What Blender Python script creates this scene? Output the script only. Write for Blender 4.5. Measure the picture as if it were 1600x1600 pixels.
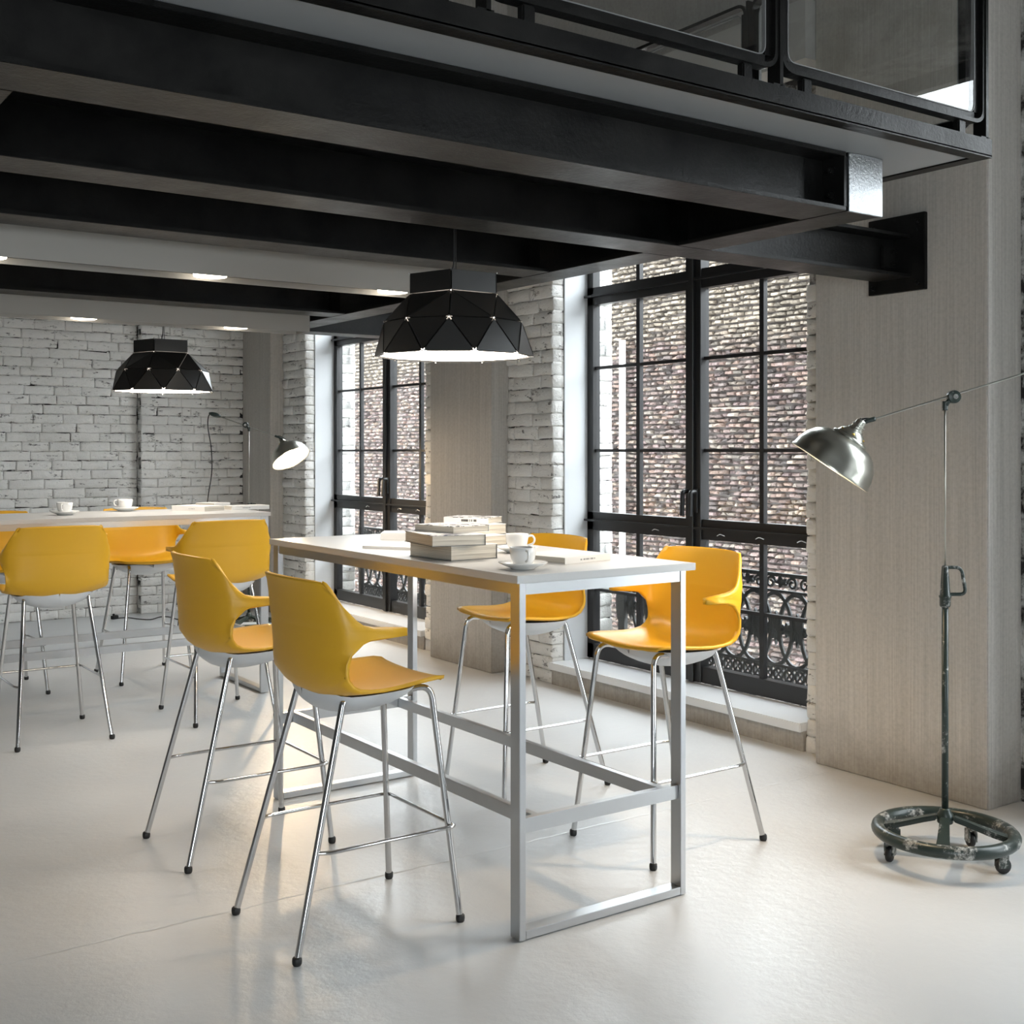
import bpy, bmesh, math, random
from mathutils import Vector, Matrix, noise as mnoise
random.seed(7)
PI = math.pi
S = bpy.context.scene
COL = S.collection
for _o in list(bpy.data.objects): bpy.data.objects.remove(_o)

# ------------------------------------------------------------------ camera
YAW = math.radians(34.96)
cam_d = bpy.data.cameras.new('camera'); cam = bpy.data.objects.new('camera', cam_d); COL.objects.link(cam)
cam.location = (0, 0, 1.41); cam.rotation_euler = (PI/2, 0, -YAW)
cam_d.sensor_width = 36; cam_d.sensor_fit = 'HORIZONTAL'; cam_d.lens = 1852/1600*36
cam_d.shift_y = -96/1600; cam_d.clip_start = .05; cam_d.clip_end = 200
S.camera = cam
FW = Vector((math.sin(YAW), math.cos(YAW), 0)); RT = Vector((math.cos(YAW), -math.sin(YAW), 0)); UP = Vector((0, 0, 1))

# ------------------------------------------------------------------ sky and exposure
W = bpy.data.worlds.new('sky'); S.world = W; W.use_nodes = True
bg = W.node_tree.nodes['Background']; bg.inputs[0].default_value = (.92, .96, 1, 1); bg.inputs[1].default_value = 15
S.view_settings.view_transform = 'Standard'; S.view_settings.look = 'None'
S.view_settings.exposure = 0.19; S.view_settings.gamma = 1; S.view_settings.use_curve_mapping = False
S.cycles.use_denoising = True
S.cycles.max_bounces = 10; S.cycles.diffuse_bounces = 6; S.cycles.glossy_bounces = 4; S.cycles.transparent_max_bounces = 16
S.cycles.caustics_reflective = False; S.cycles.caustics_refractive = False
S.cycles.sample_clamp_indirect = 6

# bays of the window wall: opening k runs from 3.76 + 3.473 k to 5.733 + 3.473 k
BAY = 3.473
def opening(k): return 3.76 + BAY*k, 5.733 + BAY*k
def portal(name, loc, rot, sx, sy):     # only guides the sampling of the sky through an opening
    l = bpy.data.lights.new(name, 'AREA'); l.shape = 'RECTANGLE'; l.size = sx; l.size_y = sy
    l.cycles.is_portal = True
    o = bpy.data.objects.new(name, l); COL.objects.link(o); o.location = loc; o.rotation_euler = rot
for k in (-2, -1, 0, 1):
    a, b = opening(k)
    portal('sky_portal', (4.72, (a+b)/2, 1.62), (0, PI/2, 0), 2.96, b-a)
FRONT_WIN = [(-3.4, -1.0)]
for a, b in FRONT_WIN: portal('sky_portal', ((a+b)/2, -3.95, 1.7), (PI/2, 0, 0), b-a, 2.6)

# ------------------------------------------------------------------ materials
def mat(name, col=(.8, .8, .8), rough=.5, metal=0., spec=.5, emit=None, estr=0., ior=1.5):
    m = bpy.data.materials.new(name); m.use_nodes = True
    b = m.node_tree.nodes['Principled BSDF']
    b.inputs['Base Color'].default_value = (*col, 1); b.inputs['Roughness'].default_value = rough; b.inputs['IOR'].default_value = ior
    b.inputs['Metallic'].default_value = metal; b.inputs['Specular IOR Level'].default_value = spec
    if emit: b.inputs['Emission Color'].default_value = (*emit, 1); b.inputs['Emission Strength'].default_value = estr
    return m
class NT:
    def __init__(s, m): s.m = m; s.t = m.node_tree; s.b = s.t.nodes['Principled BSDF']; s.c = None
    def n(s, k, **kw):
        x = s.t.nodes.new(k)
        for a, v in kw.items(): setattr(x, a, v)
        return x
    def l(s, a, b): s.t.links.new(a, b)
    def coord(s, scale=(1, 1, 1), kind='Object'):
        if kind == 'World':
            q = s.n('ShaderNodeNewGeometry'); mp = s.n('ShaderNodeMapping'); mp.inputs['Scale'].default_value = scale; s.l(q.outputs['Position'], mp.inputs[0]); return mp.outputs[0]
        if s.c is None: s.c = s.n('ShaderNodeTexCoord')
        mp = s.n('ShaderNodeMapping'); mp.inputs['Scale'].default_value = scale
        s.l(s.c.outputs[kind], mp.inputs[0]); return mp.outputs[0]
    def noise(s, scale, detail=4, rough=.5, sc=(1, 1, 1), kind='Object', dist=0):
        x = s.n('ShaderNodeTexNoise'); x.inputs['Scale'].default_value = scale; x.inputs['Detail'].default_value = detail
        x.inputs['Roughness'].default_value = rough; x.inputs['Distortion'].default_value = dist
        s.l(s.coord(sc, kind), x.inputs['Vector']); return x.outputs['Fac']
    def ramp(s, fac, stops):
        r = s.n('ShaderNodeValToRGB'); e = r.color_ramp.elements
        while len(e) < len(stops): e.new(.5)
        for i, (p, c) in enumerate(stops):
            e[i].position = p; e[i].color = (*c, 1) if len(c) == 3 else c
        s.l(fac, r.inputs[0]); return r.outputs[0]
    def mix(s, f, a, b, mode='MIX'):
        x = s.n('ShaderNodeMix', data_type='RGBA', blend_type=mode)
        if isinstance(f, (int, float)): x.inputs[0].default_value = f
        else: s.l(f, x.inputs[0])
        for v, i in ((a, 6), (b, 7)):
            if isinstance(v, tuple): x.inputs[i].default_value = (*v, 1)
            else: s.l(v, x.inputs[i])
        return x.outputs[2]
    def map(s, v, a, b, c, d):
        x = s.n('ShaderNodeMapRange'); s.l(v, x.inputs[0])
        for i, q in enumerate((a, b, c, d)): x.inputs[i+1].default_value = q
        return x.outputs[0]
    def base(s, v): s.l(v, s.b.inputs['Base Color'])
    def rough(s, v): s.l(v, s.b.inputs['Roughness'])
    def bump(s, h, strength=.3, dist=.01):
        x = s.n('ShaderNodeBump'); x.inputs['Strength'].default_value = strength; x.inputs['Distance'].default_value = dist
        s.l(h, x.inputs['Height']); s.l(x.outputs[0], s.b.inputs['Normal'])
g = lambda v: (v, v, v)
SEAM0, SEAMP = 1.927, 3.11

M_floor = mat('polished_resin_floor', spec=.5); t = NT(M_floor)
big = t.noise(.7, 5, .55); fine = t.noise(24, 6, .62); mid = t.noise(1.6, 3, .5)
c1 = t.ramp(big, [(.3, (.56, .565, .57)), (.7, (.65, .65, .645))])
c2 = t.ramp(mid, [(.3, g(.95)), (.7, g(1.0))])
t.base(t.mix(1, c1, c2, 'MULTIPLY')); t.rough(t.map(mid, .3, .7, .28, .37))
sx = t.n('ShaderNodeSeparateXYZ'); t.l(t.coord(), sx.inputs[0])
def _m(op, a, b=0., c=0.):
    x = t.n('ShaderNodeMath', operation=op)
    for i, v in enumerate((a, b, c)):
        if isinstance(v, (int, float)): x.inputs[i].default_value = v
        else: t.l(v, x.inputs[i])
    return x.outputs[0]
yy = _m('ADD', sx.outputs[1], _m('MULTIPLY', t.noise(9, 4), .03))     # casting seams of the floor, worn and uneven
seam = _m('ABSOLUTE', _m('SUBTRACT', _m('FRACT', _m('DIVIDE', _m('SUBTRACT', yy, SEAM0), SEAMP)), .5)); groove = t.map(seam, 0, .0022, -1.1, 0)
t.bump(_m('ADD', fine, _m('MULTIPLY', groove, t.noise(1.3, 3))), .42, .0055)

M_brick = mat('white_painted_brick', rough=.62); t = NT(M_brick)
n1 = t.noise(3, 5, .6, kind='World'); n2 = t.noise(34, 5, .7, kind='World'); n3 = t.noise(6.5, 7, .72, (1, 1, 3.2), 'World')
base = t.ramp(n1, [(.3, (.74, .73, .70)), (.7, (.84, .825, .80))])
chips = t.ramp(n3, [(.40, g(1)), (.43, g(0))])
t.base(t.mix(t.mix(1, chips, t.ramp(n2, [(.45, g(0)), (.6, g(1))]), 'MULTIPLY'), base, (.10, .09, .085)))
t.bump(t.mix(.5, n2, n3), .8, .02)
M_mortar = mat('grey_mortar', rough=.9); t = NT(M_mortar)
n1 = t.noise(7, 5, .7)
t.base(t.ramp(n1, [(.43, (.02, .018, .017)), (.52, (.40, .39, .37)), (.6, (.62, .61, .59))])); t.bump(t.noise(40, 4), .5, .01)

def concrete(name, a, b, band=True):
    m = mat(name, rough=.75); t = NT(m)
    st = t.noise(1, 4, .6, (130, 130, 1.4)); st2 = t.noise(1, 3, .5, (16, 16, .5)); sp = t.noise(60, 3, .6)
    v = t.ramp(st, [(.3, a), (.7, b)])
    v = t.mix(1, v, t.ramp(st2, [(.3, g(.93)), (.7, g(1))]), 'MULTIPLY')
    v = t.mix(.5, v, t.ramp(sp, [(.35, g(.8)), (.6, g(1))]), 'MULTIPLY')
    if band:   # worn and stained at the foot
        sx = t.n('ShaderNodeSeparateXYZ'); t.l(t.coord(), sx.inputs[0])
        ad = t.n('ShaderNodeMath', operation='MULTIPLY_ADD'); t.l(t.noise(9, 5, .7), ad.inputs[0]); ad.inputs[1].default_value = .34; t.l(sx.outputs[2], ad.inputs[2])
        v = t.mix(1, v, t.ramp(t.map(ad.outputs[0], .12, .42, 0, 1), [(0, (.62, .6, .57)), (1, g(1))]), 'MULTIPLY')
    t.base(v); t.bump(st, .25, .004); return m
M_conc = concrete('streaked_concrete', (.46, .435, .40), (.58, .55, .51))
M_plaster = concrete('grey_plaster', (.42, .40, .37), (.47, .45, .42), False)
M_white = mat('white_reveal_board', (.62, .64, .66), .5)
M_sill = mat('white_stone_sill', (.72, .73, .74), .25)
M_black = mat('black_painted_steel', (.018, .018, .019), .42, spec=.4, ior=1.28); t = NT(M_black)
n1 = t.noise(6, 6, .65); n2 = t.noise(55, 4, .7); t.base(t.ramp(n1, [(.35, (.006, .006, .006)), (.7, (.015, .0145, .0135))]))
t.rough(t.map(n1, .3, .7, .28, .44)); t.bump(n2, .4, .003)
M_frame = mat('black_window_metal', (.014, .014, .015), .38)
M_iron = mat('cast_iron', (.03, .033, .034), .45)
M_soffit = mat('grey_soffit_board', (.30, .31, .315), .55)
M_boxgrey = mat('grey_light_box', (.33, .315, .29), .55)
M_ceil = mat('ceiling_paint', (.36, .35, .335), .8); M_duct = mat('pale_duct', (.55, .54, .52), .7); M_far = mat('dark_plaster', (.30, .29, .28), .8)
M_alu = mat('satin_aluminium', (.50, .51, .52), .27, .95); t = NT(M_alu)
n1 = t.noise(1, 3, .5, (160, 160, 2)); t.rough(t.map(t.noise(3, 2), .3, .7, .285, .33))
M_top = mat('white_laminate', (.53, .53, .525), .30)
M_chrome = mat('chrome', (.60, .60, .60), .10, 1)
M_yel = mat('yellow_plastic', (.72, .39, .018), .40)
M_pan = mat('light_grey_plastic', (.62, .64, .66), .45)
M_rubber = mat('black_rubber', (.008, .008, .008), .5)
M_china = mat('white_china', (.80, .80, .79), .12)
M_coffee = mat('coffee', (.03, .012, .005), .1)
M_cover = mat('white_book_cover', (.72, .71, .69), .45)
M_coverd = mat('dark_book_cover', (.06, .07, .08), .5)
M_pages = mat('book_pages', (.66, .61, .52), .8); t = NT(M_pages)
n1 = t.noise(1, 3, .6, (3, 3, 420)); t.base(t.ramp(n1, [(.3, (.36, .33, .28)), (.65, (.70, .66, .58))])); t.bump(n1, .4, .002)
M_art = mat('black_and_white_cover', rough=.4); t = NT(M_art)
n1 = t.noise(26, 5, .6, dist=1.2); t.base(t.ramp(n1, [(.47, g(.02)), (.5, g(.7))]))
M_artb = mat('blue_picture_cover', rough=.4); t = NT(M_artb)
n1 = t.noise(11, 5, .6, dist=1); t.base(t.ramp(n1, [(.42, (.03, .04, .08)), (.5, g(.55)), (.6, g(.75))]))
M_ink = mat('black_ink', (.02, .02, .02), .6); M_inkg = mat('grey_ink', (.3, .3, .3), .6)
M_shade = mat('black_lacquered_panel', (.016, .015, .014), .33)
M_shadein = mat('white_shade_interior', (.8, .8, .78), .5)
M_glow = mat('pendant_diffuser', (.9, .9, .9), .5, emit=(1, .89, .76), estr=15)
M_down = mat('downlight_lens', (.9, .9, .9), .5, emit=(1, .9, .74), estr=9)
M_bulb = mat('lamp_bulb', (.9, .9, .9), .4, emit=(1, .80, .52), estr=40)
M_gasket = mat('grey_gasket', (.2, .2, .2), .5)
M_rivet = mat('steel_rivet', (.75, .75, .75), .25, 1)
M_green = mat('worn_green_enamel', rough=.34); t = NT(M_green)
n1 = t.noise(9, 6, .75); n2 = t.noise(60, 4, .7)
w = t.ramp(n1, [(.55, g(0)), (.60, g(1))]); t.base(t.mix(w, (.018, .030, .026), t.ramp(n2, [(.4, (.03, .035, .03)), (.6, (.42, .42, .40))])))
t.bump(n1, .2, .003)
M_brush = mat('brushed_nickel', (.50, .50, .45), .28, 1); t = NT(M_brush); t.bump(t.noise(1, 3, .5, (6, 6, 120)), .04, .002)
M_brass = mat('brass', (.75, .5, .12), .3, 1)
M_cable = mat('black_cable', (.015, .015, .015), .5)
M_rod = mat('pale_steel_rod', (.42, .42, .38), .3, .9)
M_out = mat('weathered_brick', rough=.9); t = NT(M_out)
at = t.n('ShaderNodeAttribute', attribute_name='tone')
n1 = t.noise(26, 6, .75)
t.base(t.mix(1, at.outputs['Color'], t.ramp(n1, [(.3, (.55, .5, .48)), (.62, (1.25, 1.2, 1.15))]), 'MULTIPLY')); t.bump(t.noise(60, 4, .7), .8, .03)
M_outm = mat('dark_outside_mortar', (.06, .05, .045), .95)
M_ground = mat('outside_ground', (.25, .24, .22), .9)
def glass(name, ior, tint):
    m = bpy.data.materials.new(name); m.use_nodes = True; nt = m.node_tree; nt.nodes.clear()
    o = nt.nodes.new('ShaderNodeOutputMaterial'); mx = nt.nodes.new('ShaderNodeMixShader')
    tr = nt.nodes.new('ShaderNodeBsdfTransparent'); gl = nt.nodes.new('ShaderNodeBsdfGlossy'); lw = nt.nodes.new('ShaderNodeLayerWeight')
    pw = nt.nodes.new('ShaderNodeMath'); pw.operation = 'POWER'; pw.inputs[1].default_value = 5; ma = nt.nodes.new('ShaderNodeMath'); ma.operation = 'MULTIPLY_ADD'
    f0 = ((ior-1)/(ior+1))**2; ma.inputs[1].default_value = 1-f0; ma.inputs[2].default_value = f0; lw.inputs[0].default_value = .5
    nt.links.new(lw.outputs['Facing'], pw.inputs[0]); nt.links.new(pw.outputs[0], ma.inputs[0])
    tr.inputs[0].default_value = (*tint, 1); gl.inputs['Roughness'].default_value = 0.0
    nt.links.new(ma.outputs[0], mx.inputs[0]); nt.links.new(tr.outputs[0], mx.inputs[1]); nt.links.new(gl.outputs[0], mx.inputs[2])
    nt.links.new(mx.outputs[0], o.inputs[0]); return m
M_glass = glass('window_glass', 1.45, (.96, .98, .98))
M_rglass = glass('railing_glass', 1.6, (.955, .96, .955))

# ------------------------------------------------------------------ mesh helpers
class MB:
    def __init__(s): s.v = []; s.f = []
    def add(s, vs, fs):
        k = len(s.v); s.v += [tuple(v) for v in vs]; s.f += [tuple(i+k for i in f) for f in fs]; return s
    def box(s, x0, x1, y0, y1, z0, z1, M=None):
        vs = [Vector((x, y, z)) for x in (x0, x1) for y in (y0, y1) for z in (z0, z1)]
        if M: vs = [M @ v for v in vs]
        return s.add(vs, [(0, 1, 3, 2), (4, 6, 7, 5), (0, 4, 5, 1), (2, 3, 7, 6), (0, 2, 6, 4), (1, 5, 7, 3)])
    def tube(s, pts, r, n=10, closed=False, flat=None):
        pts = [Vector(p) for p in pts]; rings = []
        if isinstance(r, (int, float)):
            if not closed:      # a ring close to each end keeps the smooth shading straight
                a, b = pts[1]-pts[0], pts[-2]-pts[-1]
                pts = [pts[0], pts[0]+a*min(.2, r*.3/a.length)]+pts[1:-1]+[pts[-1]+b*min(.2, r*.3/b.length), pts[-1]]
            r = [r]*len(pts)
        N = len(pts)
        nrm = None
        for i in range(N):
            a = pts[(i-1) % N] if (closed or i > 0) else pts[i]; b = pts[(i+1) % N] if (closed or i < N-1) else pts[i]
            d = (b-a).normalized()
            if nrm is None:
                nrm = Vector((0, 0, 1)).cross(d)
                if nrm.length < .05: nrm = Vector((1, 0, 0)).cross(d)
                nrm.normalize()
            nrm = (nrm - d*nrm.dot(d)).normalized(); bi = d.cross(nrm)
            rings.append([pts[i] + (nrm*math.cos(2*PI*j/n) + bi*math.sin(2*PI*j/n))*r[i] for j in range(n)])
        vs = [v for q in rings for v in q]; fs = []
        for i in range(N if closed else N-1):
            a = i*n; b = ((i+1) % N)*n
            for j in range(n): fs.append((a+j, a+(j+1) % n, b+(j+1) % n, b+j))
        if not closed: fs += [tuple(range(n))[::-1], tuple(range((N-1)*n, N*n))]
        return s.add(vs, fs)
    def lathe(s, prof, n=24, M=None, cap=True):
        vs = []; fs = []
        for r, z in prof:
            for j in range(n):
                v = Vector((r*math.cos(2*PI*j/n), r*math.sin(2*PI*j/n), z)); vs.append(M @ v if M else v)
        for i in range(len(prof)-1):
            for j in range(n): fs.append((i*n+j, i*n+(j+1) % n, (i+1)*n+(j+1) % n, (i+1)*n+j))
        if cap: fs += [tuple(range(n))[::-1], tuple(range((len(prof)-1)*n, len(prof)*n))]
        return s.add(vs, fs)
    def sweep(s, path, prof, normal, closed=True):   # flat bar: prof = (in-plane, out-of-plane) offsets, path in a plane with this normal
        N = len(path); k = len(prof); nv = Vector(normal); vs = []; fs = []
        P = [Vector(p) for p in path]
        for i in range(N):
            a = P[(i-1) % N] if (closed or i > 0) else P[i]; b = P[(i+1) % N] if (closed or i < N-1) else P[i]
            side = (b-a).normalized().cross(nv)
            for u, w in prof: vs.append(P[i] + side*u + nv*w)
        for i in range(N if closed else N-1):
            a = i*k; b = ((i+1) % N)*k
            for j in range(k): fs.append((a+j, a+(j+1) % k, b+(j+1) % k, b+j))
        if not closed: fs += [tuple(range(k))[::-1], tuple(range((N-1)*k, N*k))]
        return s.add(vs, fs)
    def mesh(s, name, m, smooth=False, bevel=0, seg=2, fix=True):
        me = bpy.data.meshes.new(name); me.from_pydata(s.v, [], s.f); me.validate()
        if bevel or fix:
            bm = bmesh.new(); bm.from_mesh(me)
            bmesh.ops.recalc_face_normals(bm, faces=bm.faces)
            if bevel:
                es = [e for e in bm.edges if len(e.link_faces) == 2 and e.calc_face_angle(0) > .6]
                bmesh.ops.bevel(bm, geom=es, offset=bevel, segments=seg, affect='EDGES', clamp_overlap=True)
            bm.to_mesh(me); bm.free()
        me.materials.append(m)
        if smooth: me.polygons.foreach_set('use_smooth', [True]*len(me.polygons))
        return me
    def build(s, name, m, parent=None, smooth=False, bevel=0, seg=2, loc=None):
        return link(name, s.mesh(name, m, smooth, bevel, seg), parent, loc)
def link(name, me, parent=None, loc=None, rot=None):
    o = bpy.data.objects.new(name, me); COL.objects.link(o)
    if parent: o.parent = parent
    if loc is not None: o.location = loc
    if rot is not None: o.rotation_euler = rot
    return o
def tag(o, label=None, cat=None, group=None, kind=None):
    if label: o['label'] = label
    if cat: o['category'] = cat
    if group: o['group'] = group
    if kind: o['kind'] = kind
    return o
def thing(name, label, cat, loc=(0, 0, 0), rz=0, group=None):
    o = link(name, None, None, loc, (0, 0, rz)); o.empty_display_size = .1
    return tag(o, label, cat, group)
def struct(name, o, label=None): o['kind'] = 'structure'; o.name = name; (label and o.__setitem__('label', label)); return o
def copy_tree(o, parent=None):
    c = o.copy(); COL.objects.link(c); c.parent = parent
    for ch in list(o.children): copy_tree(ch, c)
    return c
def smoothpath(pts, k=6):          # Catmull-Rom
    P = [Vector(p) for p in pts]; P = [P[0]*2-P[1]] + P + [P[-1]*2-P[-2]]; out = []
    for i in range(1, len(P)-2):
        for j in range(k):
            u = j/k; a, b, c, d = P[i-1:i+3]
            out.append(.5*((2*b)+(c-a)*u+(2*a-5*b+4*c-d)*u*u+(3*b-a-3*c+d)*u**3))
    out.append(P[-2]); return out
def fillet(pts, r, k=5, closed=False):   # rounds the corners of a polyline
    P = [Vector(p) for p in pts]; N = len(P); out = []
    for i in range(N):
        if not closed and i in (0, N-1): out.append(P[i]); continue
        a = P[(i-1) % N]-P[i]; b = P[(i+1) % N]-P[i]; ra = min(r, a.length*.49, b.length*.49)
        p0 = P[i]+a.normalized()*ra; p1 = P[i]+b.normalized()*ra
        for j in range(k+1):
            u = j/k; out.append(p0*(1-u)**2+P[i]*2*u*(1-u)+p1*u*u)
    return out
def frame_to(z, origin):     # matrix whose local z is the given direction
    z = Vector(z).normalized(); return Matrix.Translation(Vector(origin)) @ z.to_track_quat('Z', 'Y').to_matrix().to_4x4()

# ------------------------------------------------------------------ room shell
def boxobj(name, x0, x1, y0, y1, z0, z1, m, parent=None, bevel=0):
    return MB().box(x0, x1, y0, y1, z0, z1).build(name, m, parent, bevel=bevel)
ZC = 4.7
struct('floor', boxobj('floor', -6, 4.8, -4, 10.6, -.2, 0, M_floor))
struct('ceiling', boxobj('ceiling', -6, 4.8, -4.1, 10.6, ZC, ZC+.2, M_ceil))
struct('wall_left', boxobj('wall_left', -6.2, -6, -4.1, 10.6, 0, ZC, M_far))
# wall behind the camera with tall openings
fb = MB(); xs = [-6] + [v for ab in FRONT_WIN for v in ab] + [4.33]
for i in range(0, len(xs), 2): fb.box(xs[i], xs[i+1], -4.2, -3.98, 0, ZC)
for a, b in FRONT_WIN: fb.box(a, b, -4.2, -3.98, 0, .4); fb.box(a, b, -4.2, -3.98, 3.0, ZC)
struct('wall_front', fb.build('wall_front', M_far))
for i, (a, b) in enumerate(FRONT_WIN):
    w = link('window_%d' % (i+5), None); w['kind'] = 'structure'
    f = MB(); n = 4
    for j in range(n+1):
        x = a+(b-a)*j/n; f.box(x-.025, x+.025, -4.12, -4.06, .4, 3.0)
    for j in range(5): z = .4+2.6*j/4; f.box(a, b, -4.12, -4.06, z-.025, z+.025)
    f.build('window_frame', M_frame, w); boxobj('pane', a, b, -4.095, -4.085, .4, 3.0, M_glass, w)

wr = MB(); ys = [-4.2] + [v for k in (-2, -1, 0, 1) for v in opening(k)] + [10.6]
ys[0] = -4.2
for i in range(0, len(ys), 2):
    a, b = ys[i], ys[i+1]
    if i == 0 and b < a: continue
    wr.box(4.41 if abs(b-opening(0)[0]) > .01 and i < 6 else 4.319, 4.765, a+(.012 if i else 0), b-.012, 0, 3.45)
    if abs(b-opening(0)[0]) < .01: wr.v = wr.v[:-8]; wr.f = wr.f[:-6]; wr.box(4.41, 4.765, a, 2.9, 0, 3.45).box(4.319, 4.765, 2.9, b-.012, 0, 3.45)
for k in (-2, -1, 0, 1):
    a, b = opening(k)
    wr.box(4.318, 4.765, a-.012, b+.012, 0, .09); wr.box(4.335, 4.765, a-.012, b+.012, 3.12, 3.45)
wall_right = struct('wall_right', wr.build('wall_right', M_mortar))
struct('wall_upper', boxobj('wall_upper', 4.31, 4.765, -4.2, 10.6, 3.45, ZC, M_plaster))

# brick shapes: a lumpy front on a plain body, front faces -x, centred on its lower back corner
def brick_mesh(L, D, H, seed, amp=.006):
    rnd = random.Random(seed); nx, nz = 6, 4; vs = []; fs = []
    e = .010; ys = [0, e]+sorted(rnd.uniform(e*2, L-e*2) for _ in range(2))+[L-e, L]; zs = [0, .009, H-.009, H]
    tilt = rnd.uniform(-.05, .05); tz = rnd.uniform(-.05, .05)
    for i in range(nx):
        for j in range(nz):
            y = ys[i]; z = zs[j]; edge = i in (0, nx-1) or j in (0, nz-1); cor = i in (0, nx-1) and j in (0, nz-1)
            x = -D + (.0065 if edge else 0) + (.003 if cor else 0) + rnd.uniform(-amp, amp)*(.8 if edge else 1) + tilt*(y-L/2)*.25 + tz*(z-H/2)
            vs.append((x, y + rnd.uniform(-.003, .003), z + rnd.uniform(-.0045, .0045)))
    for i in range(nx-1):
        for j in range(nz-1):
            a = i*nz+j; fs.append((a, a+1, a+nz+1, a+nz))
    ring = [i*nz for i in range(nx)] + [(nx-1)*nz+j for j in range(1, nz)] + [i*nz+nz-1 for i in range(nx-2, -1, -1)] + [j for j in range(nz-2, 0, -1)]
    k = len(vs)
    for q in ring: v = vs[q]; vs.append((0, v[1], v[2]))
    n = len(ring)
    for i in range(n): fs.append((ring[i], ring[(i+1) % n], k+(i+1) % n, k+i))
    return MB().add(vs, fs).mesh('brick', M_brick, smooth=True)
CH = .078
BR = {}
def bricks_for(L):
    key = round(L, 3)
    if key not in BR: BR[key] = [brick_mesh(L-.003, .085, CH-.003, random.random()) for _ in range(6 if L > .2 else 4)]
    return random.choice(BR[key])
def courses(length, z0, z1, rnd=random):
    """(start, end, z) of every brick of a roughly laid wall, none ending in a tiny piece"""
    z = z0; r = 0
    while z < z1-.02:
        s = 0; first = rnd.uniform(.10, .16) if r % 2 else rnd.uniform(.21, .26)
        while s < length-.001:
            L = first if s == 0 else rnd.choice((.22, .24, .25, .26, .28))
            e = s+L
            if length-e < .07: e = length
            e = round(min(e, length), 2) if e < length else length
            yield s, e, z
            s = e
        z += CH; r += 1
def lay(parent, origin, udir, length, z0, z1, single=False, rot=0.):
    cnt = 0; u = Vector(udir)
    for a, b, z in (courses(length, z0, z1) if not single else [(0, length, z0+i*CH) for i in range(int((z1-z0)/CH))]):
        me = bricks_for(b-a); off = random.uniform(-.005, .005)
        o = link('brick', me, parent, Vector(origin)+u*a+Vector((math.cos(rot), math.sin(rot), 0))*off+Vector((0, 0, z+random.uniform(-.002, .002))), (random.uniform(-.012, .012), 0, rot))
        cnt += 1
    return cnt
nb = 0
TOPZ = 2.5
nb += lay(wall_right, (4.39, 5.733, 0), (0, 1, 0), 6.19-5.733+.03, 0.0, TOPZ)
nb += lay(wall_right, (4.39, 3.62, 0), (0, 1, 0), .14, 0.0, 2.2)
nb += lay(wall_right, (4.39, 7.09, 0), (0, 1, 0), .143, 0.0, 2.2)
nb += lay(wall_right, (4.39, 9.206, 0), (0, 1, 0), .46, 0.0, 2.5)
for k, zt in ((0, 2.55), (1, 2.4)):     # outer reveals, their fronts face the camera side (-y)
    a, b = opening(k)
    nb += lay(wall_right, (4.635, b+.085, 0), (1, 0, 0), .143, .13, zt, single=True, rot=PI/2)
# note: rot = 90 degrees turns the front of a brick (-x) towards -y and its length (+y) towards -x
for o in wall_right.children:
    if abs(o.rotation_euler.z-PI/2) < .01: o.location.x += .143
print('bricks right', nb)

wb = MB().box(-6, 4.6, 10.312, 10.6, 0, ZC).box(3.238, 3.597, 10.228, 10.34, 0, ZC)
wall_back = struct('wall_back', wb.build('wall_back', M_mortar))
# rot = -90 degrees: front (-x) turns to +y ; +90 degrees: front turns to -y, length turns to -x
back_n = 0; back_rest = MB()
def lay_back(x0, x1, y, z1):      # a quarter turn: fronts face -y, lengths run towards -x
    global back_n
    n = 0
    for a, b, z in courses(x1-x0, 0, z1):
        me = bricks_for(b-a); loc = (x1-a, y+random.uniform(-.006, .006), z+random.uniform(-.002, .002)); back_n += 1; n += 1
        if back_n <= 298 and z < 2.33: link('brick', me, wall_back, loc, (0, random.uniform(-.012, .012), PI/2))
        else:
            M = Matrix.Translation(loc) @ Matrix.Rotation(PI/2, 4, 'Z'); back_rest.add([M @ v.co for v in me.vertices], [tuple(p.vertices) for p in me.polygons])
    return n
n = lay_back(3.60, 4.19, 10.36, 2.56); n += lay_back(3.235, 3.60, 10.30, 2.56); n += lay_back(2.05, 3.228, 10.385, 2.56)
print('bricks back', n)
o = back_rest.build('upper_bricks', M_brick, wall_back, smooth=True); o['kind'] = 'stuff'
# bricks of both walls that only show in slivers or from the side: joined
def brick_stuff(parent, spans):
    m = MB(); rnd = random.Random(3)
    for (x, y0, y1, z1, axis) in spans:
        z = 0; r = 0
        while z < z1:
            s = y0-(.125 if r % 2 else 0)
            while s < y1:
                a = max(s, y0)+.004; b = min(s+.25, y1)-.004; s += .25; d = rnd.uniform(-.006, .006)
                if b-a > .03:
                    if axis == 'x': m.box(x-.085+d, x, a, b, z+.004, z+CH-.004)
                    else: m.box(a, b, x-.085+d, x, z+.004, z+CH-.004)
            z += CH; r += 1
    o = m.build('small_bricks', M_brick, parent, bevel=.004, seg=1); o['kind'] = 'stuff'
brick_stuff(wall_right, [(4.485, 2.30, 2.72, 3.4, 'x'), (4.39, 3.62, 3.75, 3.1, 'x')][0:1])
brick_stuff(wall_back, [(10.385, .3, 2.0, 2.9, 'y')])

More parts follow.
